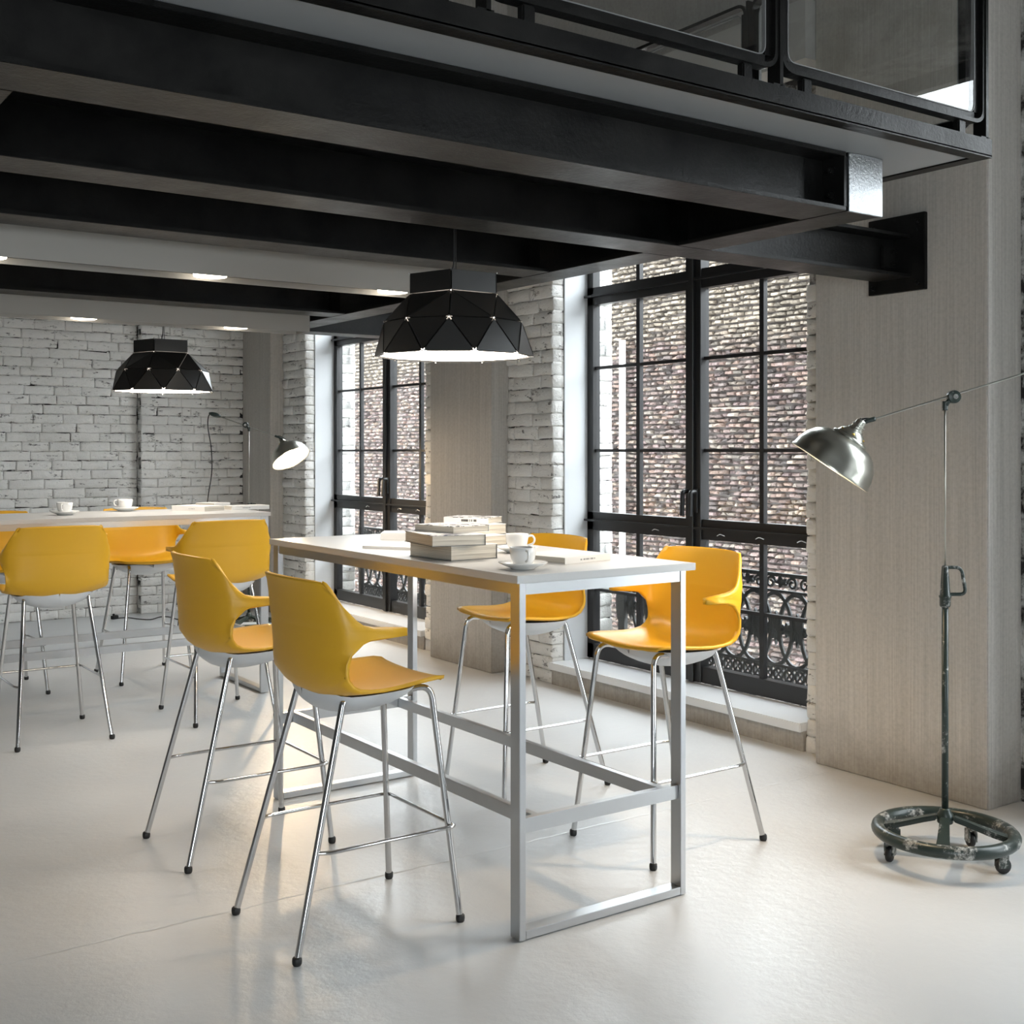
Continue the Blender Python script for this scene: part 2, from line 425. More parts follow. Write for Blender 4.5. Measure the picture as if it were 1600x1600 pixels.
# pillars
def pillar(x0, y0, y1, label):
    o = MB().box(x0, 4.5, y0, y1, 0, ZC).build('concrete_pillar', M_conc, bevel=.004); struct('concrete_pillar', o, label); return o
pillar(4.185, 2.735, 3.598, 'streaked grey concrete pillar behind the near green floor lamp')
pillar(4.188, 6.215, 6.967, 'streaked concrete pillar behind the stack of books, between the two windows')
pillar(4.188, 9.66, 10.42, 'concrete pillar in the far corner behind the lit floor lamp')
struct('trim_1', boxobj('trim_1', 4.16, 4.19, 10.28, 10.31, 0, 2.7, M_frame), 'thin black strip in the far room corner')
struct('trim_2', boxobj('trim_2', 4.12, 4.32, 3.6, 10.3, 3.17, 3.44, M_duct), 'pale boxed-in duct above the windows at upper floor height')

# windows
XF = 4.567
def make_window(k, full=True):
    a, b = opening(k); b += .0; c = (a+b)/2+.03; w = link('window_%d' % (k+3), None); w['kind'] = 'structure'
    L = 3.801+BAY*k; R = 5.745+BAY*k; c = 4.778+BAY*k
    D = .055
    fr = MB()
    fr.box(XF, XF+D, L-.04, L+.08-.0, .14, 3.10).box(XF, XF+D, R-.08, R, .14, 3.10)
    fr.box(XF, XF+D, L, R, .14, .228).box(XF, XF+D, L, R, 3.03, 3.10)
    fr.box(XF, XF+D, L, R, .924, 1.034).box(XF, XF+D, L, R, 2.30, 2.407)
    fr.build('window_frame', M_frame, w)
    MB().box(XF-.012, XF+D, c-.06, c+.06, .14, 3.05).box(XF-.03, XF, c-.018, c+.018, .14, 3.05).build('mullion', M_frame, w, bevel=.003, seg=1)
    for z in (.985, 2.352): boxobj('ledge', XF-.028, XF+.002, L-.03, R+.03, z-.006, z+.006, M_frame, w)
    for y in (c-.485, c+.485):
        for z0, z1 in ((.22, .93), (1.03, 2.305), (2.40, 3.04)):
            boxobj('muntin', XF+.012, XF+.04, y-.015, y+.015, z0, z1, M_frame, w)
    for y0, y1 in ((L+.07, c-.05), (c+.05, R-.07)):
        for z in (.56, 1.41, 1.915): boxobj('muntin', XF+.014, XF+.038, y0, y1, z-.009, z+.009, M_frame, w)
        for z0, z1 in ((.22, .93), (1.03, 2.305), (2.40, 3.04)):
            boxobj('pane', XF+.024, XF+.028, y0, y1, z0, z1, M_glass, w)
    if full:
        for y in (c-.03, c+.035):
            h = MB().box(XF-.022, XF-.010, y-.012, y+.012, 1.07, 1.20)
            h.tube(fillet([(XF-.015, y, 1.185), (XF-.055, y, 1.185), (XF-.06, y, 1.05)], .015), .013, 8)
            h.build('handle', M_frame, w, smooth=False, bevel=0)
        for z in (.33, .80, 1.41, 1.915): boxobj('hinge', XF-.02, XF+.02, R-.005, R+.022, z-.022, z+.022, M_frame, w, bevel=.003)
        for y in (c+.30, c-.22, c-.50, c-.78):
            MB().tube(smoothpath([(XF-.014, y+.03, .952), (XF-.02, y, .962), (XF-.014, y-.03, .955)], 3), .004, 6).build('catch', M_rivet, w)
    boxobj('window_sill', 4.272, XF+.01, a+.005, b-.003, .092, .134, M_sill, w, bevel=.004)
    boxobj('reveal_board', 4.392, XF+.01, b-.012, b+.0, .134, 3.11, M_white, w)
    boxobj('reveal_board', 4.392, XF+.01, a, a+.012, .134, 3.11, M_white, w)
    boxobj('sill_panel', 4.296, 4.33, a+.006, b-.006, 0, .094, M_conc, w)
    return w
for k in (-2, -1, 0, 1): make_window(k, k >= 0)

# wrought iron guard outside each visible window
def ring_mesh(ry, rz, wdt, dep, n=28):
    o = MB(); path = [(0, ry*math.cos(2*PI*i/n), rz*math.sin(2*PI*i/n)) for i in range(n)]
    return o.sweep(path, [(-wdt/2, -dep/2), (wdt/2, -dep/2), (wdt/2, dep/2), (-wdt/2, dep/2)], (1, 0, 0)).mesh('oval_ring', M_iron)
RING = ring_mesh(.118, .192, .020, .012); DISC = ring_mesh(.030, .030, .014, .012, 14)
def spiral(sg):
    pts = []
    for i in range(22):
        u = i/21; a = u*2.6*PI; r = .034*(1-u*.72); pts.append((0, sg*(r*math.cos(a)-.0), r*math.sin(a)))
    return MB().sweep(pts, [(-.006, -.005), (.006, -.005), (.006, .005), (-.006, .005)], (1, 0, 0), closed=False).mesh('scroll', M_iron)
SP = [spiral(1), spiral(-1)]
def leaf_mesh():     # leafy boss between the ovals
    m = MB(); outl = []
    for i in range(40):
        a = 2*PI*i/40; r = 1+.22*math.cos(8*a)+.1*math.cos(3*a); outl.append((.030*r*math.cos(a), .075*r*math.sin(a)))
    vs = [(-.008, y, z) for y, z in outl]+[(.008, y, z) for y, z in outl]+[(-.016, 0, 0), (.016, 0, 0)]
    fs = [(i, (i+1) % 40, 40+(i+1) % 40, 40+i) for i in range(40)]+[(80, (i+1) % 40, i) for i in range(40)]+[(81, 40+i, 40+(i+1) % 40) for i in range(40)]
    return m.add(vs, fs).mesh('leaf_boss', M_iron)
LEAF = leaf_mesh()
def band_leaf():
    m = MB(); vs = []; n = 24
    for s in (-.006, .006):
        for i in range(n):
            a = 2*PI*i/n; r = 1+.3*math.cos(5*a+.4); vs.append((s, .036*r*math.cos(a), .024*r*math.sin(a)))
    fs = [(i, (i+1) % n, n+(i+1) % n, n+i) for i in range(n)]+[tuple(range(n)), tuple(range(n, 2*n))[::-1]]
    return m.add(vs, fs).mesh('palmette', M_iron)
PALM = band_leaf()
def guard(k, label):
    x = 4.80; L = 3.73+BAY*k; R = 5.66+BAY*k
    t = thing('window_guard', label, 'railing', (x, L, 0), 0, 'wrought iron window guards')
    n = R-L
    for z, h in ((.747, .010), (.660, .006), (.262, .007), (.172, .007)): MB().box(-.012, .012, 0, n, z-h, z+h).build('rail', M_iron, t)
    boxobj('end_post', -.014, .014, n-.03, n+.03, .15, .76, M_iron, t); boxobj('end_post', -.014, .014, -.03, .03, .15, .76, M_iron, t)
    y = .075; i = 0
    while y < n:
        link('oval_ring', RING, t, (0, y, .455)); link('leaf_boss', LEAF, t, (.006, y, .46))
        link('leaf_boss', LEAF, t, (.008, y+.074, .455), None).scale = (1, 1.2, .45)
        y += .149; i += 1
    y = .05; i = 0
    while y < n-.02:
        link('lattice_ring', DISC, t, (0, y, .217)); y += .0745
    lat = MB(); y = 0
    while y < n-.07:
        for s in (1, -1): lat.tube([(0, y+.0125, .217-s*.042), (0, y+.087, .217+s*.042)], .006, 6)
        y += .0745
    lat.build('lattice', M_iron, t)
    y = .08; i = 0
    while y < n-.05:
        link('scroll', SP[0], t, (0, y, .702)); link('palmette', PALM, t, (0, y+.075, .708)); link('scroll', SP[1], t, (0, y+.150, .702)); y += .235
guard(0, 'black wrought iron guard with interlocking ovals outside the right window')
guard(1, 'black wrought iron guard with interlocking ovals outside the far left window')

# outside: facing brick building and yard
struct('ground_outside', boxobj('ground_outside', 4.8, 40, -20, 40, -3.2, -3, M_ground))
ob = MB().box(8.55, 9.5, -2, 24, -3, 3.75).build('outside_building', M_outm)
tag(ob, 'weathered rough brick building seen outside through the windows', 'building')
rnd = random.Random(11); vs = []; fs = []; tone = []
pal = [(.34, .235, .20), (.40, .29, .24), (.27, .21, .19), (.46, .37, .30), (.50, .44, .38), (.30, .22, .215), (.36, .27, .25), (.22, .18, .17)]
z = -1.9; r = 0
while z < 3.7:
    y = 6.3 - (.06 if r % 2 else 0)
    while y < 18.2:
        L = rnd.uniform(.06, .125); H = .046; d = rnd.uniform(.0, .05); ti = [rnd.uniform(-.02, .02) for _ in range(4)]
        j = rnd.uniform(-.007, .007)
        k = len(vs); x = 8.56; y1 = y+L-.012; z0 = z+.004+j; z1 = z+H+j
        vs += [(x, y, z0), (x, y1, z0), (x, y1, z1), (x, y, z1),
               (x-.03-d+ti[0], y+.006, z0+.006), (x-.03-d+ti[1], y1-.006, z0+.006), (x-.03-d+ti[2], y1-.010, z1-.012), (x-.03-d+ti[3], y+.010, z1-.012)]
        fs += [(k+4, k+7, k+6, k+5), (k, k+4, k+5, k+1), (k+1, k+5, k+6, k+2), (k+2, k+6, k+7, k+3), (k+3, k+7, k+4, k)]
        c = rnd.choice(pal); up = min(1, max(0, (z-2.35-.25*mnoise.noise(Vector((y*.5, z, 0))))/.25))
        c = tuple(cc*(1-up)+uu*up for cc, uu in zip(c, (.47, .41, .33)))
        f = rnd.uniform(.19, .55); tone += [tuple(min(1, q*f) for q in c)]*5
        y += L
    z += .052; r += 1
me = bpy.data.meshes.new('outside_bricks'); me.from_pydata(vs, [], fs); me.materials.append(M_out)
ca = me.color_attributes.new('tone', 'FLOAT_COLOR', 'CORNER'); buf = []
for p in range(len(fs)): buf += [*tone[p], 1.]*4
ca.data.foreach_set('color', buf)
o = link('rough_bricks', me, ob); o['kind'] = 'stuff'
dp = boxobj('downpipe', 8.44, 8.46, 9.93, 10.015, -3, 2.62, mat('white_pipe', (.75, .74, .72), .5)); tag(dp, 'flat white downpipe on the outside brick building', 'pipe')

# ------------------------------------------------------------------ mezzanine
ZB, ZT, ZR = 2.128, 2.304, 2.408
def ibeam_x(x0, x1, y0, label, w=.178, tf=.013, tw=.010, group='steel beams under the mezzanine'):
    t = thing('steel_beam', label, 'beam', (x0, y0+w/2, ZB), 0, group); Lx = x1-x0; H = ZT-ZB
    boxobj('lower_flange', 0, Lx, -w/2, w/2, 0, tf, M_black, t, bevel=.0015); boxobj('upper_flange', 0, Lx, -w/2, w/2, H-tf, H, M_black, t, bevel=.0015)
    boxobj('web', 0, Lx, -tw/2, tw/2, tf, H-tf, M_black, t); return t
def bolt(parent, p, d, r=.013):
    M = frame_to(d, p); m = MB().lathe([(r*1.25, 0), (r*1.25, .003)], 12, M).lathe([(r, .003), (r, .013), (r*.9, .015)], 6, M).lathe([(r*.5, .015), (r*.5, .024)], 8, M)
    return m.build('bolt', M_black, parent)
b1 = ibeam_x(-5.5, 2.852, 2.333, 'nearest black steel beam under the mezzanine edge, ending in a bolted plate')
E1 = boxobj('end_plate', 8.342, 8.352, -.089, .089, .013, ZT-ZB-.013, M_black, b1)
for z in (.05, .125): bolt(b1, (8.342, -.045, z), (-1, 0, 0), .010)
b2 = ibeam_x(-5.5, 4.163, 3.075, 'long black steel beam bolted to the near concrete pillar')
b3 = ibeam_x(-5.5, 2.852, 3.82, 'third black steel beam from the front, in front of the long light box')
b5 = ibeam_x(-5.5, 2.852, 5.61, 'black steel beam seen between the two grey light boxes')
b6 = ibeam_x(-5.5, 4.163, 6.548, 'farthest black steel beam, fixed to the pillar between the windows')
for b, y0 in ((b2, 3.075), (b6, 6.548)):
    boxobj('wall_plate', 9.663, 9.685, -.155, .125, -.056, .262, M_black, b, bevel=.002)
    for y, z in ((-.125, .225), (-.125, -.028), (.095, -.028), (.095, .225)): bolt(b, (9.663, y, z), (-1, 0, 0), .010)
    MB().box(9.57, 9.66, -.022, -.006, .035, .135).build('cleat', M_black, b, bevel=.006)
    for z in (.062, .108): bolt(b, (9.63, -.022, z), (0, -1, 0), .008)
def ibeam_y(y0, y1, x0, w, label, cap=False):
    t = thing('cross_beam', label, 'beam', (x0+w/2, y0, ZB), 0, 'cross beams under the mezzanine'); L = y1-y0; H = ZT-ZB; tf = .013
    boxobj('lower_flange', -w/2, w/2, 0, L, 0, tf, M_black, t, bevel=.0015); boxobj('upper_flange', -w/2, w/2, 0, L, H-tf, H, M_black, t, bevel=.0015)
    boxobj('web', -.005, .005, 0, L, tf, H-tf, M_black, t)
    if cap: boxobj('end_plate', -w/2+.002, w/2, -.004, .008, -.001, H, M_steelcap, t, bevel=.0015)
    for y in (.0, L-.012):
        if not (cap and y == 0): boxobj('end_cleat', -.035, .035, y, y+.012, tf, H-tf, M_black, t)
    return t
M_steelcap = mat('rough_galvanised_plate', (.30, .31, .32), .30, .9); tt = NT(M_steelcap); tt.bump(tt.noise(120, 3, .6), .6, .003)
ibeam_y(2.334, 3.072, 2.858, .16, 'short black cross beam with a shiny end plate at the mezzanine corner', True)
ibeam_y(3.256, 6.545, 2.858, .16, 'long black cross beam running back from the pillar beam')
ibeam_y(2.514, 3.072, .38, .16, 'black cross beam between the two nearest beams at the left picture edge')
for (bb, xc) in ((b2, 2.938), (b6, 2.938)):
    for dx in (-.03, .03): boxobj('stiffener', xc+5.5+dx-.004, xc+5.5+dx+.004, -.089, -.005, .013, .163, M_black, bb)
for bb in (b3, b5): boxobj('end_cleat', 8.30, 8.352, -.03, .03, .013, .163, M_black, bb)
dk = thing('mezzanine_deck', 'mezzanine floor slab with grey underside and black steel edge', 'floor', (0, 2.119, ZT)); dk['kind'] = 'structure'
boxobj('soffit', -5.5, 3.225, .04, 4.62, .001, .02, M_soffit, dk)
boxobj('deck_slab', -5.5, 3.255, .01, 4.62, .02, .052, M_soffit, dk)
fa = MB().box(-5.5, 3.264, 0, .012, 0, .052).box(-5.5, 3.264, 0, .045, -.004, .004).build('edge_angle', M_black, dk)
fa = MB().box(3.252, 3.264, .012, 4.62, 0, .052).box(3.216, 3.264, .045, 4.62, -.004, .004).build('edge_angle', M_black, dk)

rail = thing('mezzanine_railing', 'black railing with framed glass panels along the mezzanine edge', 'railing', (2.3455, 2.150, ZR-.052))
def rail_panel(x, y, L, alongx=True):
    z0, z1 = .052, .707; fr = Matrix.Translation((x-2.3455, y-2.150, 0)) @ Matrix.Rotation(0 if alongx else PI/2, 4, 'Z')
    path = fillet([(0, 0, z0), (L, 0, z0), (L, 0, z1), (0, 0, z1)], .045, 6, True)
    t = MB().sweep(path, [(-.006, -.018), (.006, -.018), (.006, .018), (-.006, .018)], (0, 1, 0)).build('panel_frame', M_black, rail); t.matrix_local = fr
    p2 = fillet([(.03, 0, z0+.028), (L-.03, 0, z0+.028), (L-.03, 0, z1-.028), (.03, 0, z1-.028)], .03, 6, True)
    MB().sweep(p2, [(-.0015, -.006), (.0015, -.006), (.0015, .006), (-.0015, .006)], (0, 1, 0)).build('gasket', M_gasket, t)
    m = MB(); n = len(p2); m.add([Vector(p)+Vector((0, s, 0)) for s in (-.004, .004) for p in p2], [tuple(range(n)), tuple(range(n, 2*n))[::-1]]+[(i, (i+1) % n, n+(i+1) % n, n+i) for i in range(n)])
    m.build('glass', M_rglass, t)
    web = MB()
    for a, b in ((0.004, .030), (L-.030, L-.004)): web.box(a, b, -.004, .004, z0+.03, z1-.03)
    web.box(.03, L-.03, -.004, .004, z0+.004, z0+.030); web.build('frame_web', M_black, t)
    for q in (.10, L-.10): MB().box(q-.018, q+.018, -.012, .012, 0, .046).build('foot', M_black, t, bevel=.004)
rail_panel(2.358, 2.150, .885); rail_panel(1.442, 2.150, .890); rail_panel(.526, 2.150, .890)
for i in range(3): rail_panel(3.236, 2.185+.915*i, .886, False)
for x, y in ((2.3455, 2.150), (3.2535, 2.150), (1.427, 2.15), (3.236, 3.085)):
    lx = y < 3; w_ = (.006, .022) if lx else (.022, .006)
    MB().box(-w_[0], w_[0], -w_[1], w_[1], 0, .712).box(-w_[0]-(.024 if lx else 0), w_[0]+(.008 if lx else 0), -w_[1], w_[1], 0, .008).build('railing_post', M_black, rail, loc=(x-2.3455, y-2.150, 0))

# light boxes with downlights
def light_box(y, lb, xs):
    t = thing('light_box', lb, 'light', (0, y, 2.05), 0, 'grey boxes with downlights')
    d = .165
    MB().box(-4, 2.775, 0, .006, 0, .20).box(2.769, 2.775, .006, d, 0, .20).box(-4, 2.769, d-.006, d, 0, .20).box(-4, 2.769, .006, d-.006, .19, .20).build('casing', M_boxgrey, t)
    boxobj('inner_panel', -4, 2.769, .006, d-.006, .022, .028, M_black, t)
    for x in xs:
        MB().lathe([(.060, .004), (.063, .022)], 32, Matrix.Translation((x, .072, 0))).build('downlight', M_down, t)
        l = bpy.data.lights.new('downlight_beam', 'SPOT'); l.energy = 9; l.color = (1, .88, .72); l.spot_size = math.radians(120); l.spot_blend = 1; l.shadow_soft_size = .05
        lo = bpy.data.objects.new('downlight_beam', l); COL.objects.link(lo); lo.parent = t; lo.location = (x, .072, -.004)
light_box(4.167, 'nearer long grey box with round downlights under the mezzanine', (-1.48, -.71, .06, .83, 1.60, 2.37))
light_box(5.877, 'farther long grey box with round downlights under the mezzanine', (-1.48, -.71, .06, .83, 1.605, 2.385))

# ------------------------------------------------------------------ pendants
def pendant(cx, cy, label):
    t = thing('pendant_lamp', label, 'lamp', (cx, cy, 1.748), 0, 'faceted black pendants')
    a0 = math.radians(234)
    ring = lambda R, z, n, ph: [Vector((R*math.cos(ph+2*PI*i/n), R*math.sin(ph+2*PI*i/n), z)) for i in range(n)]
    A = ring(.165, .222, 5, a0); T = ring(.165, .296, 5, a0); B = ring(.258, .120, 10, a0); Cc = ring(.291, 0, 10, a0+PI/10)
    cen = Vector((0, 0, .1))
    def panel(pts, mt=M_shade):
        c = sum(pts, Vector())/len(pts); n = (pts[1]-pts[0]).cross(pts[2]-pts[0]).normalized()
        if n.dot(c-Vector((0, 0, c.z))) < 0: n = -n
        q = [p+(c-p).normalized()*.0045 for p in pts]
        inn = [p+(c-p)*.10-n*.009 for p in q]
        m = MB(); k = len(q)
        m.add([p-n*.001 for p in q]+inn+[p-n*.004 for p in q], [tuple(range(k))]+[(i, (i+1) % k, 2*k+(i+1) % k, 2*k+i) for i in range(k)]+[tuple(range(2*k, 3*k))[::-1]])
        # folded flanges along every edge
        for i in range(k):
            p, r = q[i], q[(i+1) % k]; e = (r-p)*.06
            m.add([p+e, r-e, r-e-n*.013, p+e-n*.013], [(0, 1, 2, 3)])
        return m.build('shade_panel', mt, t)
    for i in range(5):
        panel([A[i], A[(i+1) % 5], T[(i+1) % 5], T[i]])
        b0 = B[2*i-1]; b1_ = B[2*i]; b2_ = B[(2*i+1) % 10]
        panel([A[i], b0, b1_]); panel([A[i], b1_, b2_]); panel([A[i], b2_, A[(i+1) % 5]])
    for i in range(10):
        panel([B[i], Cc[i-1], Cc[i]]); panel([B[i], Cc[i], B[(i+1) % 10]])
    m = MB()
    for p in A+T+B+Cc: m.lathe([(.0026, -.002), (.0026, .0015)], 8, frame_to(p-cen, p))
    m.build('rivets', M_rivet, t)
    dd = [p*.955 for p in Cc]; m = MB(); m.add([p+Vector((0, 0, z)) for z in (.006, .012) for p in dd], [tuple(range(10))[::-1], tuple(range(10, 20))]+[(i, (i+1) % 10, 10+(i+1) % 10, 10+i) for i in range(10)])
    m.build('diffuser', M_glow, t)
    MB().add([p*.97+Vector((0, 0, z)) for z in (.275, .280) for p in [Vector((v.x, v.y, 0)) for v in T]], [tuple(range(5))[::-1], tuple(range(5, 10))]).build('top_plate', M_shade, t)
    MB().tube(smoothpath([(0, 0, .28), (-.006, .004, .31), (0, 0, .36), (0, 0, .556)], 4), .003, 6).tube([(.008, 0, .28), (.008, 0, .556)], .0018, 6).build('cable', M_cable, t)
    MB().lathe([(.03, .545), (.035, .556)], 16).build('ceiling_rose', M_black, t)
pendant(2.284, 3.632, 'near large faceted black pendant lamp above the table with the book stack')
pendant(2.271, 6.765, 'far faceted black pendant lamp in front of the white brick wall')

# ------------------------------------------------------------------ tables
def table(label, loc, rz):
    """long side along local y; origin at the near leg corner on the floor"""
    t = thing('bar_table', label, 'table', loc, rz, 'white topped bar tables')
    LX, LY = .647, 1.728
    boxobj('tabletop', -.014, .683, -.008, LY+.010, 1.029, 1.052, M_top, t, bevel=.0012)
    for y0 in (0, LY-.047):
        for x0 in (0, LX-.022): boxobj('leg', x0, x0+.022, y0, y0+.047, .003, 1.029, M_alu, t, bevel=.0012)
        boxobj('base_rail', .0225, LX-.0225, y0, y0+.047, .004, .028, M_alu, t, bevel=.0012)
        boxobj('apron', .0225, LX-.0225, y0+.003, y0+.040, .995, 1.028, M_alu, t, bevel=.0012)
        yy = y0+.012 if y0 == 0 else y0+.010
        boxobj('crossbar', .0225, LX-.0225, yy, yy+.024, .305, .348, M_alu, t, bevel=.0012)
    for x0 in (.002, LX-.022): boxobj('apron', x0, x0+.02, .0475, LY-.0475, .995, 1.028, M_alu, t, bevel=.0012)
    for x0 in (.068, LX-.090): boxobj('foot_rest', x0, x0+.024, .0365, LY-.0375, .306, .347, M_alu, t, bevel=.0012)
    return t
T1 = table('bar table in front with white top and brushed metal frame, holding the book stack', (1.963, 2.769, 0), 0)
# the far table lies along x; its local y points to -x, so turn by +90 degrees
T2 = table('bar table at the back left with white top, in front of the brick wall', (2.796, 6.476, 0), PI/2)

# ------------------------------------------------------------------ stools
def shell_mesh():
    rows = []   # each: centre x,z ; side point xs,ys,zs ; edge point xe,ye,ze ; exponent
    # seat from the front edge to the back
    R = [
        (.225, .716, .214, .185, .727), (.219, .722, .222, .196, .734), (.196, .724, .200, .207, .737), (.15, .718, .15, .216, .735), (.10, .712, .10, .222, .731), (.05, .706, .05, .228, .727),
        (.0, .702, .0, .233, .725), (-.05, .699, -.045, .236, .727), (-.10, .700, -.080, .239, .733), (-.135, .708, -.103, .240, .745),
        (-.160, .727, -.118, .240, .765), (-.172, .752, -.124, .241, .785), (-.178, .785, -.122, .243, .810), (-.181, .815, -.110, .245, .835),
        (-.183, .838, -.092, .247, .852), (-.184, .856, -.078, .249, .865), (-.185, .868, -.050, .2505, .8735), (-.186, .878, .058, .252, .880),
(-.187, .903, .058, .252, .902), (-.188, .910, -.045, .2505, .908), (-.190, .920, -.076, .249, .918), (-.191, .934, -.097, .246, .933),
        (-.193, .950, -.112, .238, .950), (-.196, .970, -.128, .230, .970), (-.200, .995, -.143, .221, .994), (-.205, 1.020, -.157, .211, 1.016),
        (-.211, 1.040, -.169, .201, 1.033), (-.213, 1.045, -.175, .191, 1.038)]
    NC = 9
    base_side = {}   # where the wrap ends before the edge runs forward
    V = []; cols = 2*NC+1
    for (cx, cz, xe, ye, ze) in R:
        back = cz > .745
        xs = min(xe, -.118+max(0, (cz-.9))*-.33) if back else xe
        row = []
        for c in range(-NC, NC+1):
            u = abs(c)/NC; s = 1 if c > 0 else -1
            if back:
                if u <= 7/9:
                    q = u*9/7; ang = q*PI/2
                    y = (ye-.006)*(math.sin(ang)*.6+q*.4); x = cx+(xs-cx)*(.5*q**2.1+.5*(1-math.cos(ang)))
                else:
                    q = (u-7/9)*4.5; y = (ye-.006)+.006*q; x = xs+(xe-xs)*q
                z = cz+(ze-cz)*u**2
            else:
                y = ye*u; q = u**2.4; x = cx+(xe-cx)*u**2; z = cz+(ze-cz)*q
            row.append((x, s*y, z))
        V += row
    F = [(i*cols+j, i*cols+j+1, (i+1)*cols+j+1, (i+1)*cols+j) for i in range(len(R)-1) for j in range(cols-1)]
    me = bpy.data.meshes.new('seat_shell'); me.from_pydata(V, [], F); bm = bmesh.new(); bm.from_mesh(me)
    bmesh.ops.recalc_face_normals(bm, faces=bm.faces)
    # thicken: offset along vertex normals, join the borders
    bm.normal_update(); th = .011
    vs = [v.co.copy() for v in bm.verts]; ns = [v.normal.copy() for v in bm.verts]
    bm.free()
    # make all normals point outward-under (rear/below)
    k = len(V); hf = [th/2*(1+.9*min(1, max(0, (v.x+.09)/.05))*(1 if v.z > .86 and abs(v.y) > .2 else 0)) for v in vs]
    out = [vs[i]+ns[i]*hf[i] for i in range(k)]+[vs[i]-ns[i]*hf[i] for i in range(k)]
    faces = list(F)+[tuple(i+k for i in f)[::-1] for f in F]
    border = [j for j in range(cols)]+[i*cols+cols-1 for i in range(1, len(R))]+[(len(R)-1)*cols+j for j in range(cols-2, -1, -1)]+[i*cols for i in range(len(R)-2, 0, -1)]
    n = len(border); faces += [(border[i], border[i]+k, border[(i+1) % n]+k, border[(i+1) % n]) for i in range(n)]
    m = MB(); m.v = [tuple(v) for v in out]; m.f = faces
    return m.mesh('seat_shell', M_yel, smooth=True)
SHELL = shell_mesh()
def pan_mesh():
    nx, ny = 14, 12; vs = []; fs = []
    for s in (0, 1):
        for i in range(nx+1):
            u = i/nx; x = -.150+.335*u; hw = .185*min(1, math.sqrt(max(0, 1-((u-.5)*2)**4)))+.004
            for j in range(ny+1):
                v = (j/ny-.5)*2; y = hw*v; e = max(0, (1-v*v))**.6*max(0, (1-((u-.46)*1.95)**2))**.7
                top = .683+.012*max(0, u-.45)+.022*v*v+(.02*(1-u*6) if u < .166 else 0)
                vs.append((x, y, top if s else top-.052*e-.001))
    w = ny+1; k = (nx+1)*w
    for s in (0, 1):
        for i in range(nx):
            for j in range(ny):
                f = (s*k+i*w+j, s*k+i*w+j+1, s*k+(i+1)*w+j+1, s*k+(i+1)*w+j); fs.append(f if s else f[::-1])
    bd = [j for j in range(w)]+[i*w+ny for i in range(1, nx+1)]+[nx*w+j for j in range(ny-1, -1, -1)]+[i*w for i in range(nx-1, 0, -1)]
    n = len(bd); fs += [(bd[i], bd[i]+k, bd[(i+1) % n]+k, bd[(i+1) % n]) for i in range(n)]
    return MB().add(vs, fs).mesh('under_shell', M_pan, smooth=True)
PAN = pan_mesh()
def leg_path(sx, sy):
    if sx > 0: P = [(.06, sy*.13, .688), (.202, sy*.150, .706), (.264, sy*.218, .010)]; return fillet(P, .045, 7)
    P = [(-.035, sy*.12, .672), (-.088, sy*.150, .700), (-.264, sy*.218, .010)]; return fillet(P, .022, 6)
LEG = {(sx, sy): MB().tube(leg_path(sx, sy), .0098, 12).mesh('leg', M_chrome, smooth=True) for sx in (1, -1) for sy in (1, -1)}
CAP = MB().lathe([(.0100, .023), (.0130, .020), (.0138, .012), (.0130, .004), (.0105, 0)], 14).mesh('foot_cap', M_rubber, smooth=True)
_at = lambda sx, z: (-.088-(.700-z)*(.176/.682) if sx < 0 else .202+(.706-z)*(.062/.688), .150+(.703-z)*(.068/.684))
zr = .285; rx, ry = _at(-1, zr); fx, fy = _at(1, zr)
def rung_mesh():
    p = [(rx, -ry, zr), (rx+.035, -ry-.018, zr), (fx+.016, -fy-.018, zr), (fx+.016, fy+.018, zr), (rx+.035, ry+.018, zr), (rx, ry, zr)]
    return MB().tube(fillet(p, .022, 5), .0058, 10).mesh('foot_ring', M_chrome, smooth=True)
RUNG = rung_mesh()
def stool(label, x, y, rz):
    t = thing('bar_stool', label, 'stool', (x, y, 0), rz, 'yellow bar stools')
    link('seat_shell', SHELL, t); link('under_shell', PAN, t); link('foot_ring', RUNG, t)
    for (sx, sy), me in LEG.items():
        l = link('leg', me, t); link('foot_cap', CAP, l, (sx*.2646, sy*.2186, 0))
    return t
stool('yellow bar stool nearest the camera, its back turned to it, left of the near table', 1.642, 3.216, 0)
stool('yellow bar stool just behind the nearest one on the same side of the near table', 1.646, 4.080, 0)
stool('yellow bar stool facing left between the near table and the right window', 2.937, 3.212, PI)
stool('yellow bar stool behind the near table, seen past the coffee cups', 2.930, 4.085, PI)
stool('yellow bar stool at the far table, back to the camera, leftmost in full view', 1.500, 6.135, PI/2)
stool('yellow bar stool at the far table, back to the camera, under its right end', 2.355, 6.130, PI/2)
stool('yellow bar stool on the brick wall side of the far table, facing the camera', 2.370, 7.425, -PI/2)
stool('yellow bar stool cut off by the left picture edge, beyond the far table', 1.512, 7.425, -PI/2)

